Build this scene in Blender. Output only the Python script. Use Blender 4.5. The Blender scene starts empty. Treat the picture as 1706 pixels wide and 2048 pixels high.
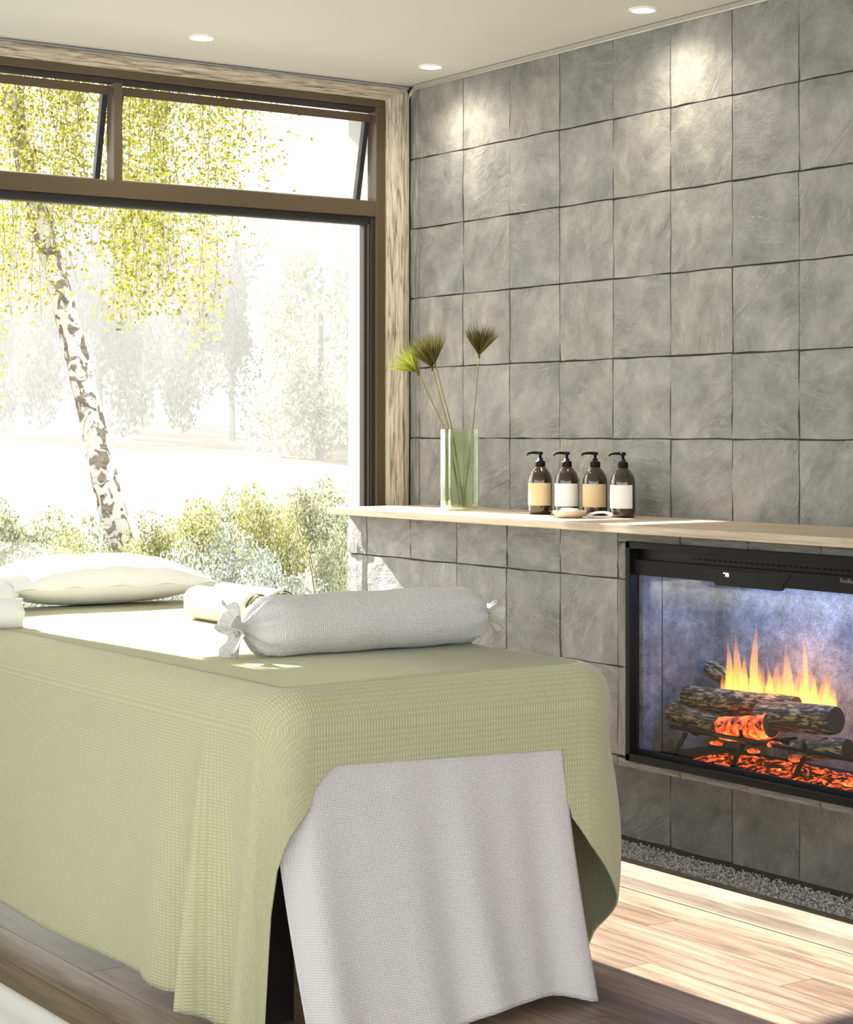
import bpy, math, random
from mathutils import Vector, Matrix, noise
random.seed(7)
R = math.radians
scene = bpy.context.scene
col = scene.collection

# ------------------------------------------------------------------ camera
CAM = Vector((-4.161, -6.123, 1.314)); YAW = R(34.684); F = 3927.6; V0 = 863.9
cd = bpy.data.cameras.new('camera'); cam = bpy.data.objects.new('camera', cd); col.objects.link(cam)
cam.location = CAM; cam.rotation_euler = (R(90), 0, -YAW)
cd.sensor_fit = 'HORIZONTAL'; cd.sensor_width = 36; cd.lens = F / 1706 * 36
cd.shift_y = -(1024 - V0) / 1706; cd.clip_end = 500
scene.camera = cam
FWD = Vector((math.sin(YAW), math.cos(YAW), 0)); RGT = Vector((math.cos(YAW), -math.sin(YAW), 0))

def view_pt(u, v, d):
    return CAM + FWD * d + RGT * ((u - 853) / F * d) + Vector((0, 0, -(v - V0) / F * d))

# ------------------------------------------------------------------ sky, sun, exposure
w = bpy.data.worlds.new('sky'); scene.world = w; w.use_nodes = True
bg = w.node_tree.nodes['Background']; bg.inputs[0].default_value = (0.95, 0.98, 1.0, 1); bg.inputs[1].default_value = 1.0
sd = bpy.data.lights.new('sun', 'SUN'); sd.energy = 9.5; sd.angle = R(0.6); sd.color = (1.0, 0.95, 0.86)
sun = bpy.data.objects.new('sun', sd); col.objects.link(sun)
SEL, SAZ = R(34), R(3.8)
sdir = Vector((math.sin(SAZ) * math.cos(SEL), -math.cos(SAZ) * math.cos(SEL), -math.sin(SEL)))
sun.rotation_euler = sdir.to_track_quat('-Z', 'Y').to_euler()
scene.view_settings.view_transform = 'Standard'; scene.view_settings.look = 'None'
scene.view_settings.gamma = 1; scene.view_settings.use_curve_mapping = False
scene.view_settings.exposure = 1.76
scene.cycles.use_denoising = True
scene.cycles.max_bounces = 10; scene.cycles.transparent_max_bounces = 24
scene.cycles.sample_clamp_indirect = 6.0; scene.cycles.caustics_reflective = False; scene.cycles.caustics_refractive = False

# ------------------------------------------------------------------ helpers
def tag(o, label=None, cat=None, group=None, kind=None):
    if label: o['label'] = label
    if cat: o['category'] = cat
    if group: o['group'] = group
    if kind: o['kind'] = kind
    return o

def empty(name, loc=(0, 0, 0), rz=0):
    o = bpy.data.objects.new(name, None); col.objects.link(o); o.location = loc; o.rotation_euler = (0, 0, rz)
    o.empty_display_size = .05
    return o

class MB:
    def __init__(s): s.v = []; s.f = []; s.uv = None
    def add(s, vs, fs):
        n = len(s.v); s.v += [tuple(p) for p in vs]; s.f += [tuple(i + n for i in q) for q in fs]; return s
    def box(s, x0, x1, y0, y1, z0, z1):
        return s.add([(x, y, z) for z in (z0, z1) for y in (y0, y1) for x in (x0, x1)],
                     [(0, 2, 3, 1), (4, 5, 7, 6), (0, 1, 5, 4), (2, 6, 7, 3), (0, 4, 6, 2), (1, 3, 7, 5)])
    def grid(s, rows, close_u=False, close_v=False):
        m = len(rows); n = len(rows[0]); vs = [p for r in rows for p in r]; fs = []
        for i in range(m - (0 if close_v else 1)):
            for j in range(n - (0 if close_u else 1)):
                a = i * n + j; b = i * n + (j + 1) % n; c = ((i + 1) % m) * n + (j + 1) % n; d = ((i + 1) % m) * n + j
                fs.append((a, b, c, d))
        return s.add(vs, fs)
    def tube(s, pts, rad, n=8, caps=True):
        pts = [Vector(p) for p in pts]; rr = rad if isinstance(rad, (list, tuple)) else [rad] * len(pts)
        rows = []; up = Vector((0, 0, 1)); prev = None
        for i, p in enumerate(pts):
            t = (pts[min(i + 1, len(pts) - 1)] - pts[max(i - 1, 0)]).normalized()
            if prev is None:
                a = t.cross(up)
                if a.length < 1e-3: a = t.cross(Vector((1, 0, 0)))
            else: a = prev - t * prev.dot(t)
            a.normalize(); b = t.cross(a); prev = a
            rows.append([p + (a * math.cos(k * 2 * math.pi / n) + b * math.sin(k * 2 * math.pi / n)) * rr[i] for k in range(n)])
        s.grid(rows, close_u=True)
        if caps:
            L = len(s.v); m = len(rows)
            s.f.append(tuple(L - m * n + k for k in range(n))[::-1]); s.f.append(tuple(L - n + k for k in range(n)))
        return s
    def lathe(s, prof, n=24, c=(0, 0, 0), mod=None):
        rows = []
        for r, z in prof:
            rows.append([(c[0] + r * (mod(k / n) if mod else 1) * math.cos(2 * math.pi * k / n),
                          c[1] + r * (mod(k / n) if mod else 1) * math.sin(2 * math.pi * k / n), c[2] + z) for k in range(n)])
        return s.grid(rows, close_u=True)
    def ngon(s, pts): return s.add(pts, [tuple(range(len(pts)))])
    def build(s, name, mat, parent=None, smooth=False, bevel=0, loc=None):
        me = bpy.data.meshes.new(name); me.from_pydata(s.v, [], s.f); me.update()
        if smooth: me.polygons.foreach_set('use_smooth', [True] * len(me.polygons))
        if s.uv:
            ul = me.uv_layers.new(name='UVMap')
            for l in me.loops: ul.data[l.index].uv = s.uv[l.vertex_index]
        o = bpy.data.objects.new(name, me); col.objects.link(o)
        if mat: me.materials.append(mat)
        if parent: o.parent = parent
        if loc: o.location = loc
        if bevel:
            b = o.modifiers.new('bevel', 'BEVEL'); b.width = bevel; b.segments = 2; b.limit_method = 'ANGLE'
        return o

def struct(o): o['kind'] = 'structure'; return o

# ------------------------------------------------------------------ materials
def mat(name):
    m = bpy.data.materials.new(name); m.use_nodes = True
    nt = m.node_tree; b = nt.nodes['Principled BSDF']
    return m, nt, b

def N(nt, typ, **kw):
    n = nt.nodes.new(typ)
    for k, v in kw.items():
        if k in n.inputs: n.inputs[k].default_value = v
        else: setattr(n, k, v)
    return n

def ramp(nt, fac, stops):
    r = nt.nodes.new('ShaderNodeValToRGB'); e = r.color_ramp.elements
    while len(e) < len(stops): e.new(0.5)
    for el, (p, c) in zip(e, stops): el.position = p; el.color = (*c, 1) if len(c) == 3 else c
    nt.links.new(fac, r.inputs[0]); return r

def simple(name, c, rough=.5, metal=0, **kw):
    m, nt, b = mat(name); b.inputs['Base Color'].default_value = (*c, 1); b.inputs['Roughness'].default_value = rough
    b.inputs['Metallic'].default_value = metal
    for k, v in kw.items(): b.inputs[k].default_value = v
    return m

def coords(nt, scale=(1, 1, 1), rnd=False, out='Object'):
    tc = nt.nodes.new('ShaderNodeTexCoord'); mp = nt.nodes.new('ShaderNodeMapping'); mp.inputs['Scale'].default_value = scale
    src = tc.outputs[out]
    if rnd:
        oi = nt.nodes.new('ShaderNodeObjectInfo'); ml = nt.nodes.new('ShaderNodeMath'); ml.operation = 'MULTIPLY'; ml.inputs[1].default_value = 57.0
        nt.links.new(oi.outputs['Random'], ml.inputs[0])
        ad = nt.nodes.new('ShaderNodeVectorMath'); ad.operation = 'ADD'
        nt.links.new(src, ad.inputs[0]); nt.links.new(ml.outputs[0], ad.inputs[1]); src = ad.outputs[0]
    nt.links.new(src, mp.inputs['Vector']); return mp.outputs[0]

def mixc(nt, a, b, fac, mode='MIX'):
    x = nt.nodes.new('ShaderNodeMix'); x.data_type = 'RGBA'; x.blend_type = mode
    for s, i in ((a, 6), (b, 7), (fac, 0)):
        if isinstance(s, (int, float)): x.inputs[i].default_value = s
        elif isinstance(s, tuple): x.inputs[i].default_value = (*s, 1)
        else: nt.links.new(s, x.inputs[i])
    return x.outputs[2]

def m_slate():
    m, nt, b = mat('slate')
    c = coords(nt, (1, 1, 1), rnd=True)
    oi = nt.nodes.new('ShaderNodeObjectInfo'); ang = N(nt, 'ShaderNodeMath', operation='MULTIPLY_ADD'); ang.inputs[1].default_value = 1.9; ang.inputs[2].default_value = -.3
    nt.links.new(oi.outputs['Random'], ang.inputs[0])
    vr = N(nt, 'ShaderNodeVectorRotate', rotation_type='AXIS_ANGLE'); vr.inputs['Axis'].default_value = (1, 0, 0)
    nt.links.new(c, vr.inputs['Vector']); nt.links.new(ang.outputs[0], vr.inputs['Angle'])
    def st(sc, **kw):
        mp = N(nt, 'ShaderNodeMapping'); mp.inputs['Scale'].default_value = sc; nt.links.new(vr.outputs[0], mp.inputs[0])
        n = N(nt, 'ShaderNodeTexNoise', **kw); nt.links.new(mp.outputs[0], n.inputs[0]); return n.outputs[0]
    big = st((5, 5, 5), Scale=1.0, Detail=4.0, Roughness=.55)
    cleft = st((8, 8, 10.5), Scale=1.0, Detail=11.0, Roughness=.70, Distortion=.25)
    lines = st((3, 2.6, 13), Scale=1.0, Detail=7.0, Roughness=.66, Distortion=.35)
    mask = st((4, 4, 4), Scale=1.3, Detail=2.0, Roughness=.5)
    fine = st((90, 90, 90), Scale=1.0, Detail=3.0, Roughness=.6)
    cl = ramp(nt, cleft, [(.30, (.155, .158, .151)), (.5, (.256, .257, .244)), (.70, (.365, .362, .340))])
    t2 = ramp(nt, big, [(.35, (.86, .87, .88)), (.65, (1.10, 1.09, 1.06))]); c1 = mixc(nt, cl.outputs[0], t2.outputs[0], 1.0, 'MULTIPLY')
    ln = ramp(nt, lines, [(.485, (0, 0, 0)), (.505, (1, 1, 1)), (.525, (0, 0, 0))]); mk = ramp(nt, mask, [(.50, (0, 0, 0)), (.62, (.75, .75, .75))])
    lm = mixc(nt, ln.outputs[0], mk.outputs[0], 1.0, 'MULTIPLY'); c2 = mixc(nt, c1, (.46, .455, .43), lm)
    tv = ramp(nt, oi.outputs['Random'], [(0, (.90, .91, .91)), (.5, (1, 1, .99)), (1, (1.06, 1.03, .98))])
    nt.links.new(mixc(nt, c2, tv.outputs[0], 1.0, 'MULTIPLY'), b.inputs['Base Color'])
    ro = ramp(nt, fine, [(.3, (.36,) * 3), (.7, (.52,) * 3)]); nt.links.new(ro.outputs[0], b.inputs['Roughness'])
    stp = ramp(nt, lines, [(.40, (0, 0, 0)), (.49, (.35,) * 3), (.51, (.75,) * 3), (.62, (1, 1, 1))])
    h1 = mixc(nt, cleft, big, .35); sm = mixc(nt, (.5, .5, .5), stp.outputs[0], mk.outputs[0]); h2 = mixc(nt, h1, sm, .34); h3 = mixc(nt, h2, fine, .06)
    bp = N(nt, 'ShaderNodeBump', Strength=1.0, Distance=.030); nt.links.new(h3, bp.inputs['Height']); nt.links.new(bp.outputs[0], b.inputs['Normal'])
    return m

def m_wood(name, stops, scale, rough=.5, bump=.002, rnd=True, tint=None):
    m, nt, b = mat(name)
    c = coords(nt, scale, rnd=rnd)
    n1 = N(nt, 'ShaderNodeTexNoise', Scale=1.0, Detail=6.0, Roughness=.62, Distortion=.6); nt.links.new(c, n1.inputs[0])
    r = ramp(nt, n1.outputs[0], stops); out = r.outputs[0]
    if tint:
        oi = nt.nodes.new('ShaderNodeObjectInfo'); tv = ramp(nt, oi.outputs['Random'], tint)
        out = mixc(nt, out, tv.outputs[0], 1.0, 'MULTIPLY')
    nt.links.new(out, b.inputs['Base Color']); b.inputs['Roughness'].default_value = rough
    bp = N(nt, 'ShaderNodeBump', Strength=.6, Distance=bump); nt.links.new(n1.outputs[0], bp.inputs['Height']); nt.links.new(bp.outputs[0], b.inputs['Normal'])
    return m

def m_fabric(name, c1, c2, thread=.004, bump=.0012, rough=.9, waffle=True, mottle=.5, ystretch=1.0):
    m, nt, b = mat(name)
    tc = nt.nodes.new('ShaderNodeTexCoord'); k = 2 * math.pi / thread / (2 * math.pi)
    hs = []
    for d in ('X', 'Y'):
        wv = N(nt, 'ShaderNodeTexWave', Scale=1 / thread / 3.18 / (1.0 if d == 'X' else ystretch), Distortion=.6, Detail=1.0); wv.bands_direction = d
        wv.inputs['Detail Scale'].default_value = 2.0
        nt.links.new(tc.outputs['UV'], wv.inputs[0]); hs.append(wv.outputs['Fac'])
    mx = N(nt, 'ShaderNodeMath', operation='MULTIPLY' if waffle else 'ADD'); nt.links.new(hs[0], mx.inputs[0]); nt.links.new(hs[1], mx.inputs[1])
    nz = N(nt, 'ShaderNodeTexNoise', Scale=220.0, Detail=3.0); nt.links.new(tc.outputs['UV'], nz.inputs[0])
    lo = N(nt, 'ShaderNodeTexNoise', Scale=9.0, Detail=3.0); nt.links.new(tc.outputs['UV'], lo.inputs[0])
    f1 = N(nt, 'ShaderNodeMath', operation='MULTIPLY_ADD'); nt.links.new(nz.outputs[0], f1.inputs[0]); f1.inputs[1].default_value = .5; nt.links.new(mx.outputs[0], f1.inputs[2])
    f2 = N(nt, 'ShaderNodeMath', operation='MULTIPLY_ADD'); nt.links.new(lo.outputs[0], f2.inputs[0]); f2.inputs[1].default_value = mottle * .5; nt.links.new(f1.outputs[0], f2.inputs[2])
    r = ramp(nt, f2.outputs[0], [(.15, c1), (1.0, c2)]); nt.links.new(r.outputs[0], b.inputs['Base Color'])
    b.inputs['Roughness'].default_value = rough; b.inputs['Sheen Weight'].default_value = .25; b.inputs['Specular IOR Level'].default_value = .1
    bp = N(nt, 'ShaderNodeBump', Strength=.8, Distance=bump); nt.links.new(f1.outputs[0], bp.inputs['Height']); nt.links.new(bp.outputs[0], b.inputs['Normal'])
    return m

def m_glass(name, tint=(1, 1, 1), rough=0.0, ior=1.45):
    m = bpy.data.materials.new(name); m.use_nodes = True; nt = m.node_tree; nt.nodes.clear()
    o = nt.nodes.new('ShaderNodeOutputMaterial'); mx = nt.nodes.new('ShaderNodeMixShader'); fr = N(nt, 'ShaderNodeFresnel', IOR=ior)
    ge = nt.nodes.new('ShaderNodeNewGeometry'); mr = N(nt, 'ShaderNodeMapRange'); nt.links.new(ge.outputs['Backfacing'], mr.inputs[0])
    mr.inputs['To Min'].default_value = ior; mr.inputs['To Max'].default_value = 1 / ior; nt.links.new(mr.outputs[0], fr.inputs['IOR'])
    t = nt.nodes.new('ShaderNodeBsdfTransparent'); t.inputs[0].default_value = (*tint, 1)
    g = nt.nodes.new('ShaderNodeBsdfGlossy'); g.inputs['Roughness'].default_value = rough
    nt.links.new(fr.outputs[0], mx.inputs[0]); nt.links.new(t.outputs[0], mx.inputs[1]); nt.links.new(g.outputs[0], mx.inputs[2]); nt.links.new(mx.outputs[0], o.inputs[0])
    return m

def m_emit(name, c, s):
    m, nt, b = mat(name); b.inputs['Base Color'].default_value = (0, 0, 0, 1); b.inputs['Emission Color'].default_value = (*c, 1); b.inputs['Emission Strength'].default_value = s
    return m

def m_leaf(name, stops, trans=.45):
    m = bpy.data.materials.new(name); m.use_nodes = True; nt = m.node_tree; nt.nodes.clear()
    o = nt.nodes.new('ShaderNodeOutputMaterial')
    g = nt.nodes.new('ShaderNodeNewGeometry'); r = ramp(nt, g.outputs['Random Per Island'], stops)
    d = nt.nodes.new('ShaderNodeBsdfDiffuse'); t = nt.nodes.new('ShaderNodeBsdfTranslucent'); mx = nt.nodes.new('ShaderNodeMixShader'); mx.inputs[0].default_value = trans
    nt.links.new(r.outputs[0], d.inputs[0]); nt.links.new(r.outputs[0], t.inputs[0]); nt.links.new(d.outputs[0], mx.inputs[1]); nt.links.new(t.outputs[0], mx.inputs[2]); nt.links.new(mx.outputs[0], o.inputs[0])
    return m

M = {}
M['slate'] = m_slate()
M['grout'] = simple('grout', (.075, .068, .058), .9)
M['ceiling'] = simple('ceiling_paint', (.61, .62, .585), .8)
M['plaster'] = simple('plaster', (.75, .75, .71), .8)
M['render'] = simple('exterior_render', (.55, .545, .53), .85)
M['bronze'] = simple('bronze_frame', (.105, .075, .043), .42, .25)
M['gasket'] = simple('dark_gasket', (.02, .019, .016), .5)
M['steel'] = simple('trim_metal', (.50, .49, .44), .35, .5)
M['trimwood'] = m_wood('weathered_trim_wood', [(.36, (.13, .105, .08)), (.44, (.34, .28, .21)), (.54, (.50, .43, .34)), (.68, (.62, .55, .46))], (9, 9, 9), .7, .004, rnd=False)
def restretch(m, sc):
    for n in m.node_tree.nodes:
        if n.type == 'MAPPING': n.inputs['Scale'].default_value = sc
    return m
M['trimwood_x'] = restretch(M['trimwood'].copy(), (9, 130, 130))
M['trimwood_z'] = restretch(M['trimwood'].copy(), (110, 110, 7))
M['curbwood'] = m_wood('pale_curb_wood', [(.30, (.14, .112, .085)), (.5, (.215, .178, .142)), (.7, (.27, .23, .19))], (40, 3, 40), .85, .001, rnd=False)
M['curbwood'].node_tree.nodes['Principled BSDF'].inputs['Specular IOR Level'].default_value = .1
M['plank'] = m_wood('floor_plank', [(.28, (.095, .060, .042)), (.45, (.185, .128, .090)), (.6, (.265, .195, .143)), (.75, (.34, .265, .203))], (34, 2.6, 34), .42, .0008,
                    tint=[(0, (.72, .66, .60)), (.5, (1, 1, 1)), (1, (1.25, 1.18, 1.05))])
M['shelfwood'] = m_wood('shelf_wood', [(.28, (.34, .25, .17)), (.5, (.50, .40, .29)), (.72, (.60, .50, .38))], (40, 2.5, 60), .5, .0008, rnd=False)
M['throw'] = m_fabric('green_waffle_weave', (.42, .415, .232), (.575, .565, .352), .0075, .0017, ystretch=1.7)
M['linen'] = m_fabric('grey_linen', (.56, .53, .505), (.70, .665, .64), .0055, .0008, waffle=False)
M['bolster'] = m_fabric('bolster_linen', (.48, .47, .44), (.66, .65, .62), .006, .0010, waffle=False)
M['cotton'] = m_fabric('white_cotton', (.74, .74, .72), (.84, .84, .82), .003, .0004, waffle=False)
M['towel'] = m_fabric('cream_towel', (.72, .67, .52), (.84, .80, .68), .004, .0015)
M['brownedge'] = simple('brown_binding', (.07, .045, .02), .9)
M['black'] = simple('black_metal', (.006, .006, .0065), .5, 0, **{'Specular IOR Level': .15})
M['blackgloss'] = simple('black_gloss', (.002, .002, .002), .4, 0, **{'Specular IOR Level': .2})
M['darkgrey'] = simple('charcoal_metal', (.014, .014, .0145), .6, 0, **{'Specular IOR Level': .12})
M['table_dark'] = simple('dark_vinyl', (.02, .018, .016), .6)
M['glass'] = m_glass('window_glass', (.985, .99, .985))
M['fireglass'] = m_glass('fire_glass', (.97, .97, .97))
M['vaseglass'] = simple('green_glass', (.78, .89, .66), .02, 0, **{'Transmission Weight': 1.0, 'IOR': 1.30})
_n = M['vaseglass'].node_tree; _t = _n.nodes.new('ShaderNodeBsdfTransparent'); _t.inputs[0].default_value = (.905, .94, .84, 1)
_x = _n.nodes.new('ShaderNodeMixShader'); _x.inputs[0].default_value = .55; _o = next(n for n in _n.nodes if n.type == 'OUTPUT_MATERIAL')
_n.links.new(_n.nodes['Principled BSDF'].outputs[0], _x.inputs[1]); _n.links.new(_t.outputs[0], _x.inputs[2]); _n.links.new(_x.outputs[0], _o.inputs[0])
M['amber'] = simple('amber_glass', (.035, .022, .008), .06, 0, **{'Coat Weight': 1.0, 'Transmission Weight': .12})
M['label_tan'] = simple('tan_paper', (.66, .50, .29), .7)
M['label_white'] = simple('white_paper', (.80, .79, .75), .7)
M['terracotta'] = simple('blush_ceramic', (.68, .52, .40), .55)
M['soap'] = simple('soap', (.72, .76, .68), .5)
M['stem'] = simple('papyrus_stem', (.22, .20, .07), .6)
M['plume_dark'] = m_leaf('plume_brown', [(0, (.055, .05, .02)), (.5, (.12, .10, .045)), (.85, (.20, .20, .05)), (1, (.30, .32, .07))], .2)
M['plume_green'] = m_leaf('plume_green', [(0, (.12, .14, .02)), (.5, (.28, .32, .04)), (1, (.38, .42, .08))], .3)
M['stone_bed'] = simple('gravel_bed', (.50, .49, .48), .9)
M['pebble'] = m_leaf('pebble', [(0, (.40, .39, .38)), (.2, (.70, .69, .67)), (.7, (.84, .83, .81)), (1, (.92, .91, .89))], 0)
M['lens'] = m_emit('downlight_lens', (1.0, .93, .80), 14)
M['white_ring'] = simple('white_ring', (.8, .8, .77), .5)
M['birchleaf'] = m_leaf('birch_leaf', [(0, (.16, .165, .015)), (.3, (.29, .28, .030)), (.7, (.40, .38, .070)), (1, (.55, .53, .22))], .55)
M['shrubleaf'] = m_leaf('shrub_leaf', [(0, (.11, .13, .06)), (.25, (.23, .25, .13)), (.6, (.37, .385, .25)), (1, (.62, .63, .54))], .35)
M['shrubleaf2'] = m_leaf('silver_shrub_leaf', [(0, (.15, .17, .13)), (.3, (.29, .315, .26)), (.7, (.45, .475, .42)), (1, (.68, .69, .66))], .3)
M['shrubleaf3'] = m_leaf('yellow_shrub_leaf', [(0, (.15, .165, .045)), (.4, (.29, .295, .10)), (.8, (.43, .425, .23)), (1, (.64, .63, .50))], .4)
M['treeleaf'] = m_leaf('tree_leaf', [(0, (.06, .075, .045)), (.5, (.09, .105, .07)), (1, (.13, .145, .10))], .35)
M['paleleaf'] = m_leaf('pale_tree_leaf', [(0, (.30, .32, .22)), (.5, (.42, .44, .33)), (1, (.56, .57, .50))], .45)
M['twig'] = simple('twig', (.14, .10, .07), .9)
M['trunk'] = simple('grey_trunk', (.20, .19, .17), .9)
M['patio'] = simple('patio_stone', (.34, .335, .32), .85)

def m_birch():
    m, nt, b = mat('birch_bark')
    c = coords(nt, (7.5, 7.5, 5.5)); n1 = N(nt, 'ShaderNodeTexNoise', Scale=1.6, Detail=4.0, Roughness=.5, Distortion=1.2); nt.links.new(c, n1.inputs[0])
    c2 = coords(nt, (10, 10, 45)); n2 = N(nt, 'ShaderNodeTexNoise', Scale=1.0, Detail=4.0, Roughness=.6); nt.links.new(c2, n2.inputs[0])
    p = ramp(nt, n1.outputs[0], [(.515, (0, 0, 0)), (.55, (1, 1, 1))]); q = ramp(nt, n2.outputs[0], [(.63, (0, 0, 0)), (.68, (.8, .8, .8))])
    mk = mixc(nt, p.outputs[0], q.outputs[0], 1.0, 'LIGHTEN')
    dk = ramp(nt, n2.outputs[0], [(.35, (.07, .055, .04)), (.6, (.22, .18, .14))])
    nt.links.new(mixc(nt, (.50, .485, .455), dk.outputs[0], mk), b.inputs['Base Color']); b.inputs['Roughness'].default_value = .85
    bp = N(nt, 'ShaderNodeBump', Strength=.7, Distance=.01); nt.links.new(mk, bp.inputs['Height']); nt.links.new(bp.outputs[0], b.inputs['Normal'])
    return m
M['birch'] = m_birch()

def m_meadow():
    m, nt, b = mat('meadow')
    tc = nt.nodes.new('ShaderNodeTexCoord'); n1 = N(nt, 'ShaderNodeTexNoise', Scale=.6, Detail=8.0, Roughness=.7)
    nt.links.new(tc.outputs['Object'], n1.inputs[0])
    r = ramp(nt, n1.outputs[0], [(.3, (.050, .058, .030)), (.5, (.080, .080, .046)), (.7, (.105, .092, .060))])
    n2 = N(nt, 'ShaderNodeTexNoise', Scale=.07, Detail=2.0); nt.links.new(tc.outputs['Object'], n2.inputs[0])
    r2 = ramp(nt, n2.outputs[0], [(.42, (0, 0, 0)), (.58, (1, 1, 1))])
    nt.links.new(mixc(nt, r.outputs[0], (.125, .085, .050), r2.outputs[0]), b.inputs['Base Color']); b.inputs['Roughness'].default_value = .95
    return m
M['meadow'] = m_meadow()

def m_concrete():
    m, nt, b = mat('weathered_panel')
    c = coords(nt, (1, 1, 1)); n1 = N(nt, 'ShaderNodeTexNoise', Scale=11.0, Detail=8.0, Roughness=.75); nt.links.new(c, n1.inputs[0])
    n2 = N(nt, 'ShaderNodeTexNoise', Scale=230.0, Detail=4.0); nt.links.new(c, n2.inputs[0])
    r = ramp(nt, n1.outputs[0], [(.32, (.06, .062, .07)), (.5, (.19, .195, .21)), (.68, (.36, .36, .37))])
    s = ramp(nt, n2.outputs[0], [(.34, (.55, .55, .55)), (.52, (1, 1, 1))])
    nt.links.new(mixc(nt, r.outputs[0], s.outputs[0], 1.0, 'MULTIPLY'), b.inputs['Base Color']); b.inputs['Roughness'].default_value = .8
    return m
M['panel'] = m_concrete()

def m_bark():
    m, nt, b = mat('log_bark')
    c = coords(nt, (140, 26, 140)); n1 = N(nt, 'ShaderNodeTexNoise', Scale=1.0, Detail=4.0, Roughness=.6, Distortion=.8); nt.links.new(c, n1.inputs[0])
    r = ramp(nt, n1.outputs[0], [(.42, (.025, .018, .012)), (.52, (.10, .07, .04)), (.60, (.42, .32, .18))])
    nt.links.new(r.outputs[0], b.inputs['Base Color']); b.inputs['Roughness'].default_value = .9
    bp = N(nt, 'ShaderNodeBump', Strength=1.0, Distance=.006); nt.links.new(n1.outputs[0], bp.inputs['Height']); nt.links.new(bp.outputs[0], b.inputs['Normal'])
    return m
M['bark'] = m_bark()

def m_ember(name, lo=.45, hi=.62, s=2.2):
    m, nt, b = mat(name)
    c = coords(nt, (1, 1, 1)); n1 = N(nt, 'ShaderNodeTexNoise', Scale=38.0, Detail=5.0, Roughness=.65, Distortion=.8); nt.links.new(c, n1.inputs[0])
    r = ramp(nt, n1.outputs[0], [(lo, (0, 0, 0)), ((lo + hi) / 2, (.75, .06, .008)), (hi, (1, .20, .035)), (min(hi + .14, 1), (1, .55, .18))])
    b.inputs['Base Color'].default_value = (.03, .02, .018, 1); b.inputs['Roughness'].default_value = .9
    nt.links.new(r.outputs[0], b.inputs['Emission Color']); b.inputs['Emission Strength'].default_value = s
    bp = N(nt, 'ShaderNodeBump', Strength=1.0, Distance=.008); nt.links.new(n1.outputs[0], bp.inputs['Height']); nt.links.new(bp.outputs[0], b.inputs['Normal'])
    return m
M['ember'] = m_ember('ember_bed', .49, .64, .8)
M['emberlog'] = m_ember('ember_log', .42, .62, .8)

def m_flame():
    m = bpy.data.materials.new('flame'); m.use_nodes = True; nt = m.node_tree; nt.nodes.clear()
    o = nt.nodes.new('ShaderNodeOutputMaterial'); tc = nt.nodes.new('ShaderNodeTexCoord'); sp = nt.nodes.new('ShaderNodeSeparateXYZ')
    nt.links.new(tc.outputs['UV'], sp.inputs[0])
    r = ramp(nt, sp.outputs[1], [(0, (1, .66, .20)), (.3, (1, .52, .10)), (.7, (1, .36, .07)), (1, (.95, .25, .08))])
    e = nt.nodes.new('ShaderNodeEmission'); nt.links.new(r.outputs[0], e.inputs[0]); e.inputs[1].default_value = 1.1
    t = nt.nodes.new('ShaderNodeBsdfTransparent'); mx = nt.nodes.new('ShaderNodeMixShader')
    a = ramp(nt, sp.outputs[1], [(0, (.45,) * 3), (.35, (.26,) * 3), (.7, (.10,) * 3), (1, (0,) * 3)])
    nt.links.new(a.outputs[0], mx.inputs[0]); nt.links.new(t.outputs[0], mx.inputs[1]); nt.links.new(e.outputs[0], mx.inputs[2]); nt.links.new(mx.outputs[0], o.inputs[0])
    return m
M['flame'] = m_flame()
M['led'] = m_emit('blue_led', (.30, .50, 1.0), 38)
M['digit'] = m_emit('display_digit', (.75, .78, 1.0), 1.6)
M['logo'] = simple('logo_grey', (.18, .18, .18), .5)

# ================================================================== STRUCTURE
CEIL = 2.613
fl = struct(MB().box(-6.5, -.47, -8.5, 0.0, -.12, -.012).build('floor', M['grout']))
# planks running along the table, staggered; only the stretch the photograph can see is laid plank by plank
PW, PL = .118, 1.55
pm = MB().box(-PW / 2 + .001, PW / 2 - .001, -PL / 2 + .001, PL / 2 - .001, -.012, 0).build('plank', M['plank'], fl, bevel=0)
first = True; k = 0
def plank(x, y0, y1):
    global first
    o = pm if first else pm.copy()
    if not first: col.objects.link(o)
    first = False
    o.location = (x, (y0 + y1) / 2, 0); o.scale = (1, (y1 - y0) / PL, 1)
x = -.47 - PW / 2; ci = 0
while x > -3.1:
    off = (ci * .61) % PL; y = 0.0 ; e = -off if off > .15 else -PL
    while y > -4.4:
        plank(x, e, y); y = e; e -= PL
    x -= PW; ci += 1
rest = MB().box(-6.5, x + PW / 2, -8.5, 0, -.012, 0).box(x + PW / 2, -.47, -8.5, -4.4, -.012, 0).build('far_planks', M['plank'], fl); rest['kind'] = 'stuff'

struct(MB().box(-6.5, .25, -8.5, .12, CEIL, CEIL + .15).build('ceiling', M['ceiling']))

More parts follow.
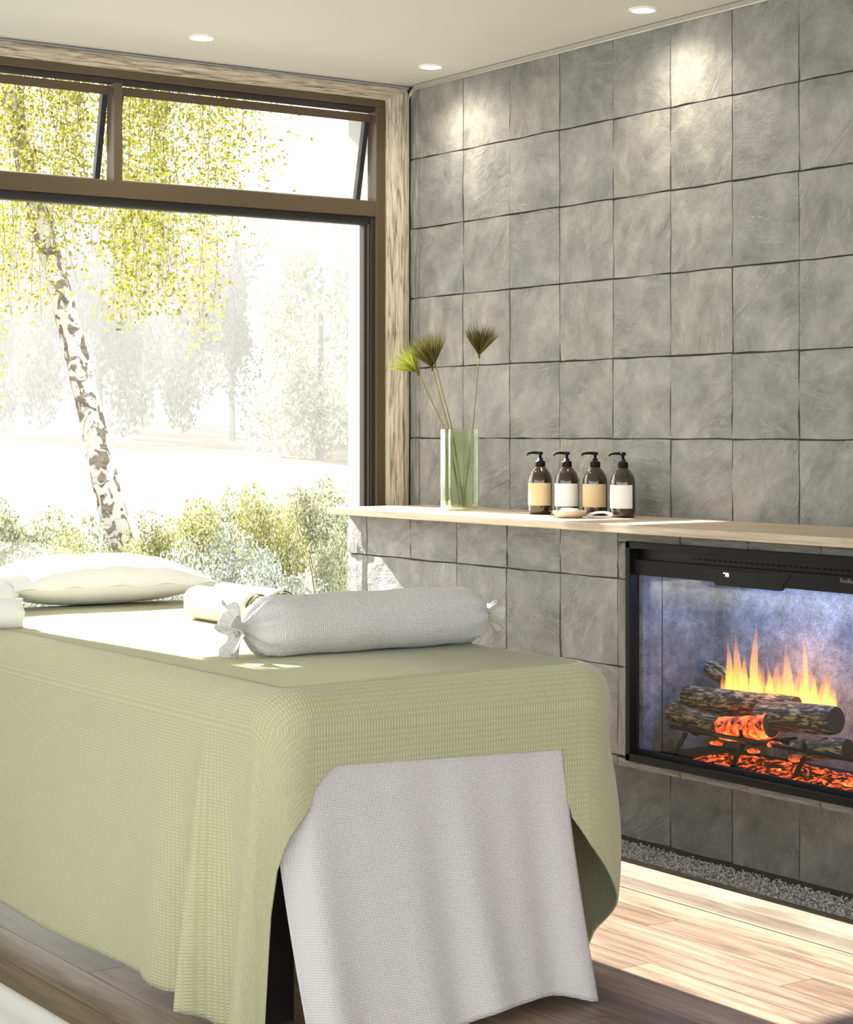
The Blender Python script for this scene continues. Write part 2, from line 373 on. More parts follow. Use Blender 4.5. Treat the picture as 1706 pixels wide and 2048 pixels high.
# ---- tiles
def tile_mesh(w_, h_, seed):
    rnd = random.Random(seed); b = MB(); n = 4; rows = []
    for i in range(n + 1):
        r = []
        for j in range(n + 1):
            ey = rnd.uniform(-.0019, .0019); ez = rnd.uniform(-.0019, .0019); edge = i in (0, n) or j in (0, n)
            yy = -w_ / 2 + w_ * j / n + (ey if edge else 0); zz = -h_ / 2 + h_ * i / n + (ez if edge else 0)
            r.append((-.012 + (.0035 if edge else 0) + rnd.uniform(-.002, .002), yy, zz))
        rows.append(r)
    b.grid(rows)
    rim = [rows[0][j] for j in range(n + 1)] + [rows[i][n] for i in range(1, n + 1)] + [rows[n][j] for j in range(n - 1, -1, -1)] + [rows[i][0] for i in range(n - 1, 0, -1)]
    b.grid([rim, [(0, p[1], p[2]) for p in rim]], close_u=True)
    return b
TW, TH = .2795, .261
protos = []
def place_tile(parent, X, y0, y1, z0, z1, gap=.0052):
    """one slate tile on the plane x = X between two joints each way"""
    i = random.randrange(5)
    while len(protos) <= i: protos.append(None)
    if protos[i] is None:
        o = tile_mesh(TW, TH, 100 + i).build('tile', M['slate'], parent, smooth=False); protos[i] = o
    else:
        o = protos[i].copy(); col.objects.link(o); o.parent = parent
    w_, h_ = y1 - y0 - gap, z1 - z0 - gap
    o.location = (X + random.uniform(-.0015, .0015), (y0 + y1) / 2, (z0 + z1) / 2); o.scale = (1, w_ / TW, h_ / TH)
    return o

wr = struct(MB().box(.002, .25, -8.5, .12, -.1, CEIL).build('wall_right', M['grout']))
zj = [2.336 - .261 * k for k in range(0, 10)]       # joints, top down
yj = [-.0763 - TW * k for k in range(0, 17)]
zs = [2.599] + zj; ys = [-.012] + yj
for a in range(len(zs) - 1):
    z1, z0 = zs[a], zs[a + 1]
    if z0 < .75 and z1 > .30 and z0 > .30: continue              # behind the chimney breast
    if z1 < .30 and z1 < 0: continue
    for b in range(len(ys) - 1):
        place_tile(wr, 0, ys[b + 1], ys[b], max(z0, .004), z1)

# ---- chimney breast, cantilevered off the tiled wall
BX = -.353; FX = BX - .012
BY0, BY1, BZ0, BZ1 = -4.46, -.137, .320, 1.019
OY0, OY1, OZ0, OZ1 = -2.82, -1.690, .348, .986        # fire opening
wb = MB()
wb.box(BX, 0.0, OY1, BY1, BZ0, BZ1).box(BX, 0.0, BY0, OY0, BZ0, BZ1).box(BX, 0, OY0, OY1, BZ0, OZ0).box(BX, 0, OY0, OY1, OZ1, BZ1)
wbr = struct(wb.build('wall_chimney_breast', M['grout']))
byj = [-.137, -.262] + [-.262 - .2745 * k for k in range(1, 16)]; byj = [y for y in byj if y > BY0] + [BY0]
bzj = [BZ1, .877, .616, .351, BZ0]
def sub_rect(y0, y1, z0, z1):
    """cell minus the fire opening"""
    if y1 <= OY0 or y0 >= OY1 or z1 <= OZ0 or z0 >= OZ1: return [(y0, y1, z0, z1)]
    out = []
    if z1 > OZ1: out.append((y0, y1, OZ1, z1)); z1 = OZ1
    if z0 < OZ0: out.append((y0, y1, z0, OZ0)); z0 = OZ0
    if y1 > OY1: out.append((OY1, y1, z0, z1))
    if y0 < OY0: out.append((y0, OY0, z0, z1))
    return out
for i in range(len(bzj) - 1):
    for j in range(len(byj) - 1):
        for (y0, y1, z0, z1) in sub_rect(byj[j + 1], byj[j], bzj[i + 1], bzj[i]):
            if y1 - y0 > .008 and z1 - z0 > .006: place_tile(wbr, BX, y0, y1, z0, z1)

# ---- metal edge trim up the corner and along the ceiling
tr = MB(); path = [(-.008, -.006, 1.045)] + [(-.008, -.006, z) for z in (1.5, 2.0, 2.5)]
for k in range(0, 7):
    t = k / 6 * math.pi / 2; path.append((-.008, -.006 - .05 * (1 - math.cos(t)), 2.5515 + .05 * math.sin(t)))
path += [(-.008, -.5, 2.6015), (-.008, -2.0, 2.6015), (-.008, -4.5, 2.6015)]
struct(tr.tube(path, .0075, 8).build('trim_1', M['steel'], smooth=True))
struct(MB().box(-.020, 0.0, -4.5, -.05, 2.598, 2.611).build('trim_2', M['steel']))

# ---- window wall (y = 0): solid to the left of the window, header over it
WL = -2.09
struct(MB().box(-6.5, WL, 0, .2, -.1, CEIL).build('wall_window', M['plaster']))
struct(MB().box(WL, .25, .01, .2, 2.60, CEIL).build('wall_header', M['plaster']))
struct(MB().box(-6.5, 4.0, .2, .63, 2.66, 2.82).build('added_sun_block', M['render']))  # unseen overhang, added to stop high sun coming through the transom
# weathered wood casing: head and right jamb with a softened inner corner
def casing_profile(s):
    # (inward offset toward the opening, depth towards the room)
    k = s / .052
    return [(0, -.004), (.006, -.018), (.020 * k, -.022), (.028 * k, -.016), (.052 * k, .010), (.052 * k, .05), (0, .05)]
cs = MB(); rows = []
def casing_at(p, n, wd=.050):  # p on the outer edge line, n inward unit
    return [(p[0] + n[0] * a, b, p[1] + n[1] * a) for a, b in casing_profile(wd)]
path = []
OXc, OZc = -.012, 2.606; rad = .028
for xx in (WL, -1.5, -.8, -.3): path.append(((xx, OZc), (0, -1)))
path.append(((OXc - rad, OZc), (0, -1)))
head_rows = [casing_at(*q) for q in path]
arc = []
for k in range(0, 7):
    t = k / 6 * math.pi / 2
    # outer edge is square-ish, inner edge rounded: sweep normals round the corner
    n = (-math.sin(t), -math.cos(t)); arc.append(((OXc - rad + rad * math.sin(t), OZc - rad + rad * math.cos(t)), n))
arc_rows = [casing_at(*q, wd=.050 + .039 * k / 6) for k, q in enumerate(arc)]
jamb_rows = [casing_at((OXc, z), (-1, 0), .089) for z in (OZc - rad, 2.2, 1.8, 1.4, 1.0, .6, .2, 0.0)]
h = MB(); h.grid(head_rows + arc_rows[:4], close_u=True); struct(h.build('trim_3', M['trimwood_x']))
h = MB(); h.grid(arc_rows[3:] + jamb_rows, close_u=True); struct(h.build('trim_4', M['trimwood_z']))
struct(MB().box(-.012, .0, -.02, .04, 0, 2.60).build('trim_5', M['gasket']))

# ---- bronze window: frame, transom bar, mullion, two top-hung sashes, one fixed pane
win = struct(empty('window_1', (0, 0, 0)))
f = MB(); XR = -.100   # right edge of frame
FY0, FY1 = .015, .075
def part(name, m, parent, *boxes, bevel=.002):
    b = MB()
    for q in boxes: b.box(*q)
    return b.build(name, m, parent, bevel=bevel)
part('head_rail', M['bronze'], win, (WL, XR, FY0, FY1, 2.528, 2.560))
part('head_stop', M['gasket'], win, (WL + .04, XR - .04, FY0 + .012, FY1, 2.512, 2.528))
part('jamb', M['bronze'], win, (XR - .042, XR, FY0, FY1, 0.03, 2.528))
part('jamb', M['bronze'], win, (WL, WL + .042, FY0, FY1, 0.03, 2.528))
part('transom_bar', M['bronze'], win, (WL + .042, XR - .042, FY0, FY1, 2.118, 2.176))
part('mullion', M['bronze'], win, (-1.214, -1.182, FY0, FY1, 2.176, 2.512))
part('sill', M['bronze'], win, (WL + .042, XR - .042, FY0, FY1, 0.03, .10))
part('glazing_bead', M['gasket'], win, (WL + .05, XR - .046, FY0 + .02, FY1, 2.088, 2.118))
part('glazing_bead', M['gasket'], win, (XR - .058, XR - .042, FY0 + .012, FY1, .10, 2.118))
part('glazing_bead', M['bronze'], win, (XR - .066, XR - .058, FY0 + .02, FY1, .10, 2.10))
part('glazing_bead', M['gasket'], win, (XR - .078, XR - .066, FY0 + .028, FY1, .10, 2.095))
part('pane', M['glass'], win, (WL + .05, XR - .072, .055, .060, .10, 2.10), bevel=0)
# sashes: hinged at the top, swung outwards
def sash(x0, x1):
    e = empty('sash', (0, .060, 2.506)); e.parent = win; e.rotation_euler = (R(12.5), 0, 0)
    L = .325; t = .020
    q = lambda n, m, *b: part(n, m, e, *b, bevel=.001)
    q('sash_rail', M['bronze'], (x0, x1, -.012, .012, -.030, 0)); q('sash_rail', M['bronze'], (x0, x1, -.012, .012, -L - .012, -L + .006))
    q('sash_stile', M['gasket'], (x0, x0 + t, -.012, .012, -L, -.03)); q('sash_stile', M['gasket'], (x1 - t, x1, -.012, .012, -L, -.03))
    q('pane', M['glass'], (x0 + t, x1 - t, -.002, .002, -L, -.03))
    return e
sash(-1.178, XR - .046); sash(WL + .046, -1.218)

# ---- exterior return wall beside the window
struct(MB().box(-.055, .30, .125, .346, -.3, 3.0).build('wall_exterior_return', M['render']))

# ---- gravel trough and wooden curb at the foot of the tiled wall
struct(MB().box(-.245, .0, -4.4, -.02, -.05, -.016).build('floor_trough', M['stone_bed']))
g = MB(); rg = random.Random(3)
for k in range(12500):
    x = rg.uniform(-.240, -.014); y = rg.uniform(-4.38, -.05); s = rg.uniform(.0022, .0048); z = -.012 + rg.uniform(0, .008)
    a = rg.uniform(0, 6.28); ca, sa = math.cos(a) * s, math.sin(a) * s; q = rg.uniform(.6, 1)
    g.add([(x + ca, y + sa, z), (x - sa * q, y + ca * q, z), (x - ca, y - sa, z), (x + sa * q, y - ca * q, z), (x, y, z + s * .8), (x, y, z - s * .8)],
          [(0, 1, 4), (1, 2, 4), (2, 3, 4), (3, 0, 4), (1, 0, 5), (2, 1, 5), (3, 2, 5), (0, 3, 5)])
tag(g.build('gravel', M['pebble']), 'pale grey gravel filling the trough under the fireplace wall', 'gravel', kind='stuff')
prof = [(-.240, -.03), (-.240, .010), (-.246, .014), (-.330, .014), (-.345, .006), (-.352, .012), (-.362, .036), (-.378, .044), (-.405, .046), (-.432, .041), (-.450, .028), (-.458, .010), (-.462, .004), (-.470, .002), (-.470, -.03)]
c = MB(); c.grid([[(px_, y, pz_) for px_, pz_ in prof] for y in (-4.4, -3, -2, -1, -.02)], close_u=True); struct(c.build('trim_6', M['curbwood']))

# ================================================================== OBJECTS
# ---- mantel shelf
SZ = 1.044
sh = MB().box(-.445, -.002, -4.48, -.130, 1.0195, SZ).build('mantel_shelf', M['shelfwood'], bevel=.002)
tag(sh, 'long pale wooden mantel shelf running over the fireplace', 'shelf')

# ---- downlights
def downlight(x, y, label, power=6.5):
    t = empty('downlight', (x, y, CEIL)); tag(t, label, 'ceiling light', 'recessed ceiling downlights')
    MB().lathe([(.046, -.0005), (.046, -.005), (.036, -.006), (.034, -.001)], 24).build('ring', M['white_ring'], t, True)
    MB().lathe([(0.0001, -.003), (.034, -.003)], 24).build('lens', M['lens'], t)
    l = bpy.data.lights.new('downlight_lamp', 'SPOT'); l.energy = power; l.spot_size = R(150); l.spot_blend = 1.0; l.shadow_soft_size = .03; l.color = (1.0, .90, .74)
    o = bpy.data.objects.new('lamp', l); col.objects.link(o); o.parent = t; o.location = (0, 0, -.012)
    return t
downlight(-1.092, -.390, 'small round recessed downlight in the ceiling above the left half of the window')
downlight(-.180, -.398, 'small round recessed downlight closest to the corner where window meets tiles')
downlight(-.180, -1.541, 'small round recessed downlight near the top edge of the photo by the slate wall')

# ---- fireplace insert
fp = empty('electric_fireplace', (FX, -2.26, .343)); tag(fp, 'black framed electric fireplace insert with glowing logs set into the slate wall', 'fireplace')
def P(name, m, *boxes, parent=None, bevel=.0015, smooth=False):
    b = MB()
    for (x0, x1, y0, y1, z0, z1) in boxes: b.box(x0 - FX, x1 - FX, y0 + 2.26, y1 + 2.26, z0 - .343, z1 - .343)
    return b.build(name, m, parent or fp, bevel=bevel)
fy0, fy1, fz0, fz1 = -2.825, -1.683, .343, .991
P('frame', M['black'], (-.374, -.345, fy0, fy1, fz1 - .020, fz1), (-.374, -.345, fy0, fy1, fz0, fz0 + .022), (-.374, -.345, fy1 - .020, fy1, fz0, fz1), (-.374, -.345, fy0, fy0 + .020, fz0, fz1))
hd = P('header', M['darkgrey'], (-.356, -.334, fy0 + .02, fy1 - .02, .893, .938))
P('vent', M['blackgloss'], (-.340, -.332, fy0 + .02, fy1 - .02, .938, .972), bevel=0)
for q in range(30): P('vent_slot', M['darkgrey'], (-.347, -.340, -1.95 - q * .021, -1.938 - q * .021, .9495, .9525), bevel=0)
P('lower_rail', M['darkgrey'], (-.352, -.336, fy0 + .02, fy1 - .02, .365, .378))
# the display: a shallow trapezoid let into the header
b = MB(); yl, yr = -2.0, -2.345; pts = [(-.3585, yl + 2.26, .929 - .343), (-.3585, yr + 2.26, .929 - .343), (-.3585, yr + .045 + 2.26, .884 - .343), (-.3585, yl - .055 + 2.26, .884 - .343)]
b.add([(x - FX, y, z) for x, y, z in pts] + [(-.340 - FX, y, z) for x, y, z in pts], [(0, 1, 2, 3), (7, 6, 5, 4), (0, 4, 5, 1), (1, 5, 6, 2), (2, 6, 7, 3), (3, 7, 4, 0)])
dp = b.build('display', M['blackgloss'], fp)
def text(s, size, y, z, x, m, parent, name):
    cu = bpy.data.curves.new(name, 'FONT'); cu.body = s; cu.size = size; cu.extrude = .0004; cu.align_x = 'LEFT'
    o = bpy.data.objects.new('tmp', cu); col.objects.link(o)
    me = bpy.data.meshes.new_from_object(o.evaluated_get(bpy.context.evaluated_depsgraph_get())); bpy.data.objects.remove(o)
    me.name = name; t = bpy.data.objects.new(name, me); col.objects.link(t); me.materials.append(m); t.parent = parent
    t.matrix_local = Matrix.Translation((x - FX, y + 2.26, z - .343)) @ Matrix.Rotation(R(-90), 4, 'Z') @ Matrix.Rotation(R(90), 4, 'X')
    return t
text("\u00b070", .016, -2.085, .910, -.3592, M['digit'], dp, 'digits')
text('Revillusion', .017, -2.522, .921, -.3568, M['logo'], hd, 'lettering')
# fire box
ix0, ix1, iy0, iy1, iz0, iz1 = -.335, -.045, -2.800, -1.712, .362, .900
P('side_panel', M['panel'], (ix0, ix1, iy1, iy1 + .012, iz0, iz1), bevel=0); P('side_panel', M['panel'], (ix0, ix1, iy0 - .012, iy0, iz0, iz1), bevel=0)
P('back_panel', M['panel'], (ix1, ix1 + .012, iy0, iy1, iz0, iz1), bevel=0)
P('hearth', M['darkgrey'], (ix0, ix1, iy0, iy1, iz0 - .008, iz0), bevel=0)
P('hood', M['darkgrey'], (ix0, ix1, iy0, iy1, iz1, iz1 + .008), bevel=0)
P('glass_front', M['fireglass'], (-.334, -.331, iy0, iy1, .372, .895), bevel=0)
P('led_strip', M['led'], (-.215, -.203, -2.62, -1.82, .8925, .8985), bevel=0)
for xs in (-.255,): P('seam', M['darkgrey'], (xs - .0012, xs + .0012, iy1 - .0015, iy1 + .001, iz0, iz1), bevel=0)
# grate
def TB(name, m, pts, r, n=6):
    return MB().tube([(x - FX, y + 2.26, z - .343) for x, y, z in pts], r, n).build(name, m, fp, True)
for y in (-1.86, -2.10, -2.34, -2.58):
    TB('grate_bar', M['black'], [(-.305, y, .480), (-.300, y, .455), (-.26, y, .435), (-.09, y, .435)], .007)
    TB('grate_leg', M['black'], [(-.285, y + .01, .437), (-.293, y + .03, .40), (-.298, y + .045, .364)], .0075)
TB('grate_rail', M['black'], [(-.30, -1.80, .452), (-.30, -2.64, .452)], .007); TB('grate_rail', M['black'], [(-.13, -1.80, .430), (-.13, -2.64, .430)], .007)
# logs, each lying on the grate
def log(p0, p1, r0, r1, m, label, seed, hollow=False):
    p0, p1 = Vector(p0), Vector(p1); rn = random.Random(seed); L = (p1 - p0).length; n = 16; k = 12
    rows = []
    for i in range(k + 1):
        t = i / k; rr = r0 + (r1 - r0) * t
        if i in (0, k): rr *= .93
        rows.append([(rr * math.cos(2 * math.pi * j / n) * (1 + .10 * noise.noise(Vector((j * .9, i * .35, seed)))), -L / 2 + L * t + (.006 * noise.noise(Vector((j, 3, seed))) if i in (0, k) else 0),
                      rr * math.sin(2 * math.pi * j / n) * (1 + .10 * noise.noise(Vector((j * .9, i * .35, seed + 5)))) + .012 * math.sin(t * 3 + seed)) for j in range(n)])
    e = empty('log', (p0 + p1) / 2); e.rotation_mode = 'QUATERNION'; e.rotation_quaternion = Vector((0, 1, 0)).rotation_difference((p1 - p0).normalized())
    tag(e, label, 'log', 'logs on the fire grate')
    MB().grid(rows, close_u=True).build('bark', m, e, True)
    MB().ngon([(x * .98, y, z * .98) for x, y, z in rows[0]]).build('cut_end', M['cutwood'], e); MB().ngon([(x * .98, y, z * .98) for x, y, z in rows[-1]][::-1]).build('cut_end', M['cutwood'], e)
    return e
M['cutwood'] = simple('cut_wood', (.07, .05, .03), .9)
log((-.215, -1.79, .530), (-.200, -2.20, .545), .036, .032, M['bark'], 'straight rough bark log lying level on the left, upper of two', 1)
log((-.255, -1.755, .478), (-.235, -2.06, .474), .033, .030, M['bark'], 'rough bark log lowest on the left, resting on the grate', 2)
log((-.105, -1.765, .605), (-.14, -2.12, .520), .030, .024, M['bark'], 'thin bark log leaning up at the back left behind the flames', 3)
log((-.245, -2.11, .512), (-.225, -2.39, .535), .043, .040, M['bark'], 'thickest bark log lying on the right in front of the flames', 4)
log((-.275, -2.27, .452), (-.255, -2.46, .458), .030, .030, M['bark'], 'short bark log stub low on the right under the thick log', 5)
log((-.272, -1.985, .465), (-.255, -2.17, .500), .034, .038, M['emberlog'], 'charred log glowing orange in the middle of the fire', 6)
def ember_chunk(y, z, x, s, label):
    rn = random.Random(int(abs(y) * 1000)); b = MB(); n = 8
    b.lathe([(.0005, -s * .6), (s * .8, -s * .4), (s, 0), (s * .7, s * .45), (.0005, s * .6)], n, mod=lambda t: 1 + .3 * math.sin(t * 17 + y * 9))
    o = b.build('ember_chunk', M['emberlog'], None, loc=(x, y, z)); o.scale = (1, 1.5, .8); return tag(o, label, 'ember', 'glowing chunks on the grate')
ember_chunk(-2.21, .452, -.290, .018, 'small glowing ember chunk beside the charred log on the right')
ember_chunk(-1.995, .428, -.300, .014, 'small glowing ember chunk under the left end of the charred log')
ember_chunk(-2.14, .425, -.300, .014, 'small glowing ember chunk below the middle of the grate')
ember_chunk(-2.30, .422, -.300, .013, 'small glowing ember chunk under the short right log')
# ember bed
rows = []
for i in range(13):
    r = []
    for j in range(61):
        u, v = i / 12, j / 60; x = -.318 + .20 * u; y = -1.87 - .64 * v
        hgt = (math.sin(math.pi * u) ** .6) * (math.sin(math.pi * min(max(v, .001), .999)) ** .35) * .022
        r.append((x, y, .3625 + hgt * (1 + .8 * noise.noise(Vector((x * 60, y * 60, 1))))))
    rows.append(r)
tag(MB().grid(rows).build('ember_bed', M['ember'], None, True), 'bed of glowing orange embers under the fire grate', 'embers', kind='stuff')
# flames: many slender overlapping tongues
fb = MB(); fuv = []; rf = random.Random(11)
spots = [(-1.905, .19), (-1.94, .12), (-1.965, .20), (-1.995, .16), (-2.03, .24), (-2.045, .17), (-2.075, .13), (-2.10, .17), (-2.13, .14), (-2.16, .20), (-2.19, .23), (-2.21, .15), (-2.24, .12), (-2.265, .17), (-2.29, .12), (-2.32, .10)]
for (y, hh) in spots:
    for rep in range(3):
        x = -.165 + rf.uniform(-.03, .03); yy = y + rf.uniform(-.012, .012); hh2 = hh * rf.uniform(.45, 1.12); wd = rf.uniform(.010, .020); z0 = .515; n = 7; lv = 10; rows = []
        ph = rf.uniform(0, 6)
        for i in range(lv):
            t = i / (lv - 1); rr = wd * (math.sin(math.pi * (t * .85 + .15)) ** 1.1 + .02) * (1 - t * .35)
            sx = .010 * math.sin(ph + t * 4) * t
            rows.append([(x + rr * .6 * math.cos(2 * math.pi * j / n), yy + sx + rr * math.sin(2 * math.pi * j / n), z0 + hh2 * t) for j in range(n)])
            fuv += [(j / n, t) for j in range(n)]
        fb.grid(rows, close_u=True)
fb.uv = fuv
tag(fb.build('flames', M['flame'], None, True), 'yellow and orange flames rising behind the logs', 'flames', kind='stuff')
fl_l = bpy.data.lights.new('fire_glow', 'POINT'); fl_l.energy = .5; fl_l.color = (1, .42, .12); fl_l.shadow_soft_size = .06
flo = bpy.data.objects.new('fire_glow', fl_l); col.objects.link(flo); flo.location = (-.19, -2.10, .63)

# ---- massage table, all but hidden under its covers
XL, XRT, YF, YH, ZT = -2.08, -1.12, -2.56, -.36, .752
tb = empty('massage_table', ((XL + XRT) / 2, -1.45, 0)); tag(tb, 'massage table hidden beneath the green throw and grey sheet', 'table')
def TP(name, m, *bx, bevel=0):
    b = MB()
    for (x0, x1, y0, y1, z0, z1) in bx: b.box(x0 + 1.6, x1 + 1.6, y0 + 1.45, y1 + 1.45, z0, z1)
    return b.build(name, m, tb, bevel=bevel)
TP('mattress', M['table_dark'], (XL + .03, XRT - .03, YF + .03, YH, ZT - .13, ZT - .006), bevel=.03)
TP('frame', M['table_dark'], (XL + .10, XRT - .10, YF + .12, YH - .1, ZT - .19, ZT - .13))
for x in (XL + .14, XRT - .14):
    for y in (YF + .24, YH - .2): TP('leg', M['table_dark'], (x - .03, x + .03, y - .03, y + .03, 0, ZT - .19))

# ---- cloth: outline of the table top walked from the head, down the left side, round the foot and back up the right side
def outline():
    pts = []  # (x, y, nx, ny)
    rl, rr = .085, .13
    y = YH
    while y > YF + rl + 1e-6:
        pts.append((XL, y, -1, 0)); y -= .05 if y > -2.1 else .0125
    for k in range(0, 13):
        t = k / 12 * math.pi / 2; pts.append((XL + rl - rl * math.cos(t), YF + rl - rl * math.sin(t), -math.cos(t), -math.sin(t)))
    x = XL + rl + .012
    while x < XRT - rr - 1e-6:
        pts.append((x, YF, 0, -1)); x += .012
    for k in range(0, 19):
        t = k / 18 * math.pi / 2; pts.append((XRT - rr + rr * math.sin(t), YF + rr - rr * math.cos(t), math.sin(t), -math.cos(t)))
    y = YF + rr + .0125
    while y < YH:
        pts.append((XRT, y, 1, 0)); y += .0125 if y < -2.1 else .05
    return pts
OUT = outline()
def lerp_table(tab, s):
    if s <= tab[0][0]: return tab[0][1]
    for (a, va), (b, vb) in zip(tab, tab[1:]):
        if s <= b: return va + (vb - va) * (s - a) / (b - a)
    return tab[-1][1]
S_ = [0.0]
for q, w2 in zip(OUT, OUT[1:]): S_.append(S_[-1] + math.hypot(w2[0] - q[0], w2[1] - q[1]))
iL = max(i for i, q in enumerate(OUT) if q[2] == -1 and q[3] == 0 and q[0] == XL); sL = S_[iL]                 # end of left side
iF = next(i for i, q in enumerate(OUT) if q[2] == 0); sF = S_[iF]                                                  # start of foot
iR = max(i for i, q in enumerate(OUT) if q[2] == 0); sR = S_[iR]; iRR = next(i for i, q in enumerate(OUT) if q[2] == 1); sRR = S_[iRR]
HEM = [(0, .05), (sL - .42, .048), (sL - .30, .040), (sL - .26, .036), (sL - .20, .045), (sL - .14, .010), (sL, .006), (sL + .045, .006), (sL + .058, .36), (sL + .085, .455), (sL + .125, .52), (sL + .135, .560), (sF + .03, .600), (sF + .05, .604),
       (sR - .072, .581), (sR - .066, .50), (sR - .056, .43), (sR - .02, .385), (sR + .03, .31), (sR + .08, .235), (sR + .14, .175), (sRR + .01, .10), (sRR + .05, .012), (sRR + .10, .006), (99, .02)]
def g_(s, c_, w_): return math.exp(-((s - c_) / w_) ** 2)
def fold(s, t):
    """outward billow of the throw, t = 0 at the rim .. 1 at floor level"""
    o = .012 * t
    k = sL - .015 * t                                                   # folds lean slightly towards the head as they fall
    o += t ** .85 * (.018 * g_(s, k - .40, .06) - .022 * g_(s, k - .295, .035) + .070 * g_(s, k - .19, .022) - .040 * g_(s, k - .085, .045) + .058 * g_(s, k + .025, .018))
    o += t ** .8 * .010 * g_(s, sL + .085, .03)
    o += .010 * math.sin(s * 7.0) * t * (1 if s < sL - .5 else 0)
    if s > sR - .2:
        o += (.030 * math.sin(math.pi * min(max((t - .15) / .75, 0), 1)) - .012 * t) * math.exp(-((s - (sRR - .04)) / .16) ** 2)
        o += .03 * t * (1 / (1 + math.exp(-(s - sRR - .25) * 12))) + .012 * math.sin(s * 16) * t * (1 if s > sRR + .15 else 0)
    return o
RV = .075
def drape(outl, hemfun, foldfun, off, rows_n=44, rv=RV, zt=ZT):
    b = MB(); uv = []; rows = []
    arc = [(k / 8) * math.pi / 2 for k in range(9)]
    for k, t in enumerate(arc):
        row = []
        for (x, y, nx, ny) in outl:
            i_ = rv * (1 - math.sin(t)) - off; row.append((x - nx * i_, y - ny * i_, zt + off - rv * (1 - math.cos(t))))
            dd = rv * t - rv; uv.append((x + nx * dd, y + ny * dd))
        rows.append(row)
    for k in range(1, rows_n + 1):
        row = []
        for j, (x, y, nx, ny) in enumerate(outl):
            s = S_[j]; h_ = hemfun(s); z = zt - rv - (zt - rv - h_) * k / rows_n; t = (zt - rv - z) / (zt - rv)
            o = off + foldfun(s, t); row.append((x + nx * o, y + ny * o, z)); dd = rv * math.pi / 2 - rv + (zt - rv - z); uv.append((x + nx * dd, y + ny * dd))
        rows.append(row)
    b.grid(rows); return b, uv, rows
b, uv, rows = drape(OUT, lambda s: lerp_table(HEM, s), fold, .012)
top = rows[0]; n0 = len(b.v); b.add(top, [tuple(range(len(top)))[::-1]]); uv += [(p[0], p[1]) for p in top]
b.uv = uv
th = b.build('green_throw', M['throw'], None, True)
tag(th, 'sage green waffle weave throw draped over the massage table', 'blanket')
sm = th.modifiers.new('thick', 'SOLIDIFY'); sm.thickness = .005; sm.offset = 0

# ---- grey sheet hanging at the foot of the table
b = MB(); uv = []; rows = []; nr, nc = 50, 90
for i in range(nr + 1):
    row = []
    for j in range(nc + 1):
        q = j / nc; t = i / nr
        xt = -2.075 + (-1.322 + 2.075) * q; xb = -2.005 + (-1.260 + 2.005) * q
        hem = .016 + .010 * math.sin(q * 9.5 + 1.0) + .012 * g_(q, .78, .07) + .006 * math.sin(q * 23)
        z = .66 - (.66 - hem) * t; dd = (.66 - z) / .66
        x = xt + (xb - xt) * dd ** 1.3
        y = YF - .0065 - .055 * dd ** 1.5 - dd ** 1.2 * (.010 * math.sin(q * 21 + .5) + .008 * math.sin(q * 9.5 + 2.4)) - .012 * dd * math.sin(q * 34) * q
        y += .05 * g_(q, 0, .06) * 1.0
        row.append((x, y, z)); uv.append((xt, z))
    rows.append(row)
b.grid(rows); b.uv = uv
gs = b.build('grey_sheet', M['linen'], None, True); tag(gs, 'pale grey linen sheet hanging to the floor at the foot of the table', 'sheet')
sm = gs.modifiers.new('thick', 'SOLIDIFY'); sm.thickness = .002; sm.offset = 0

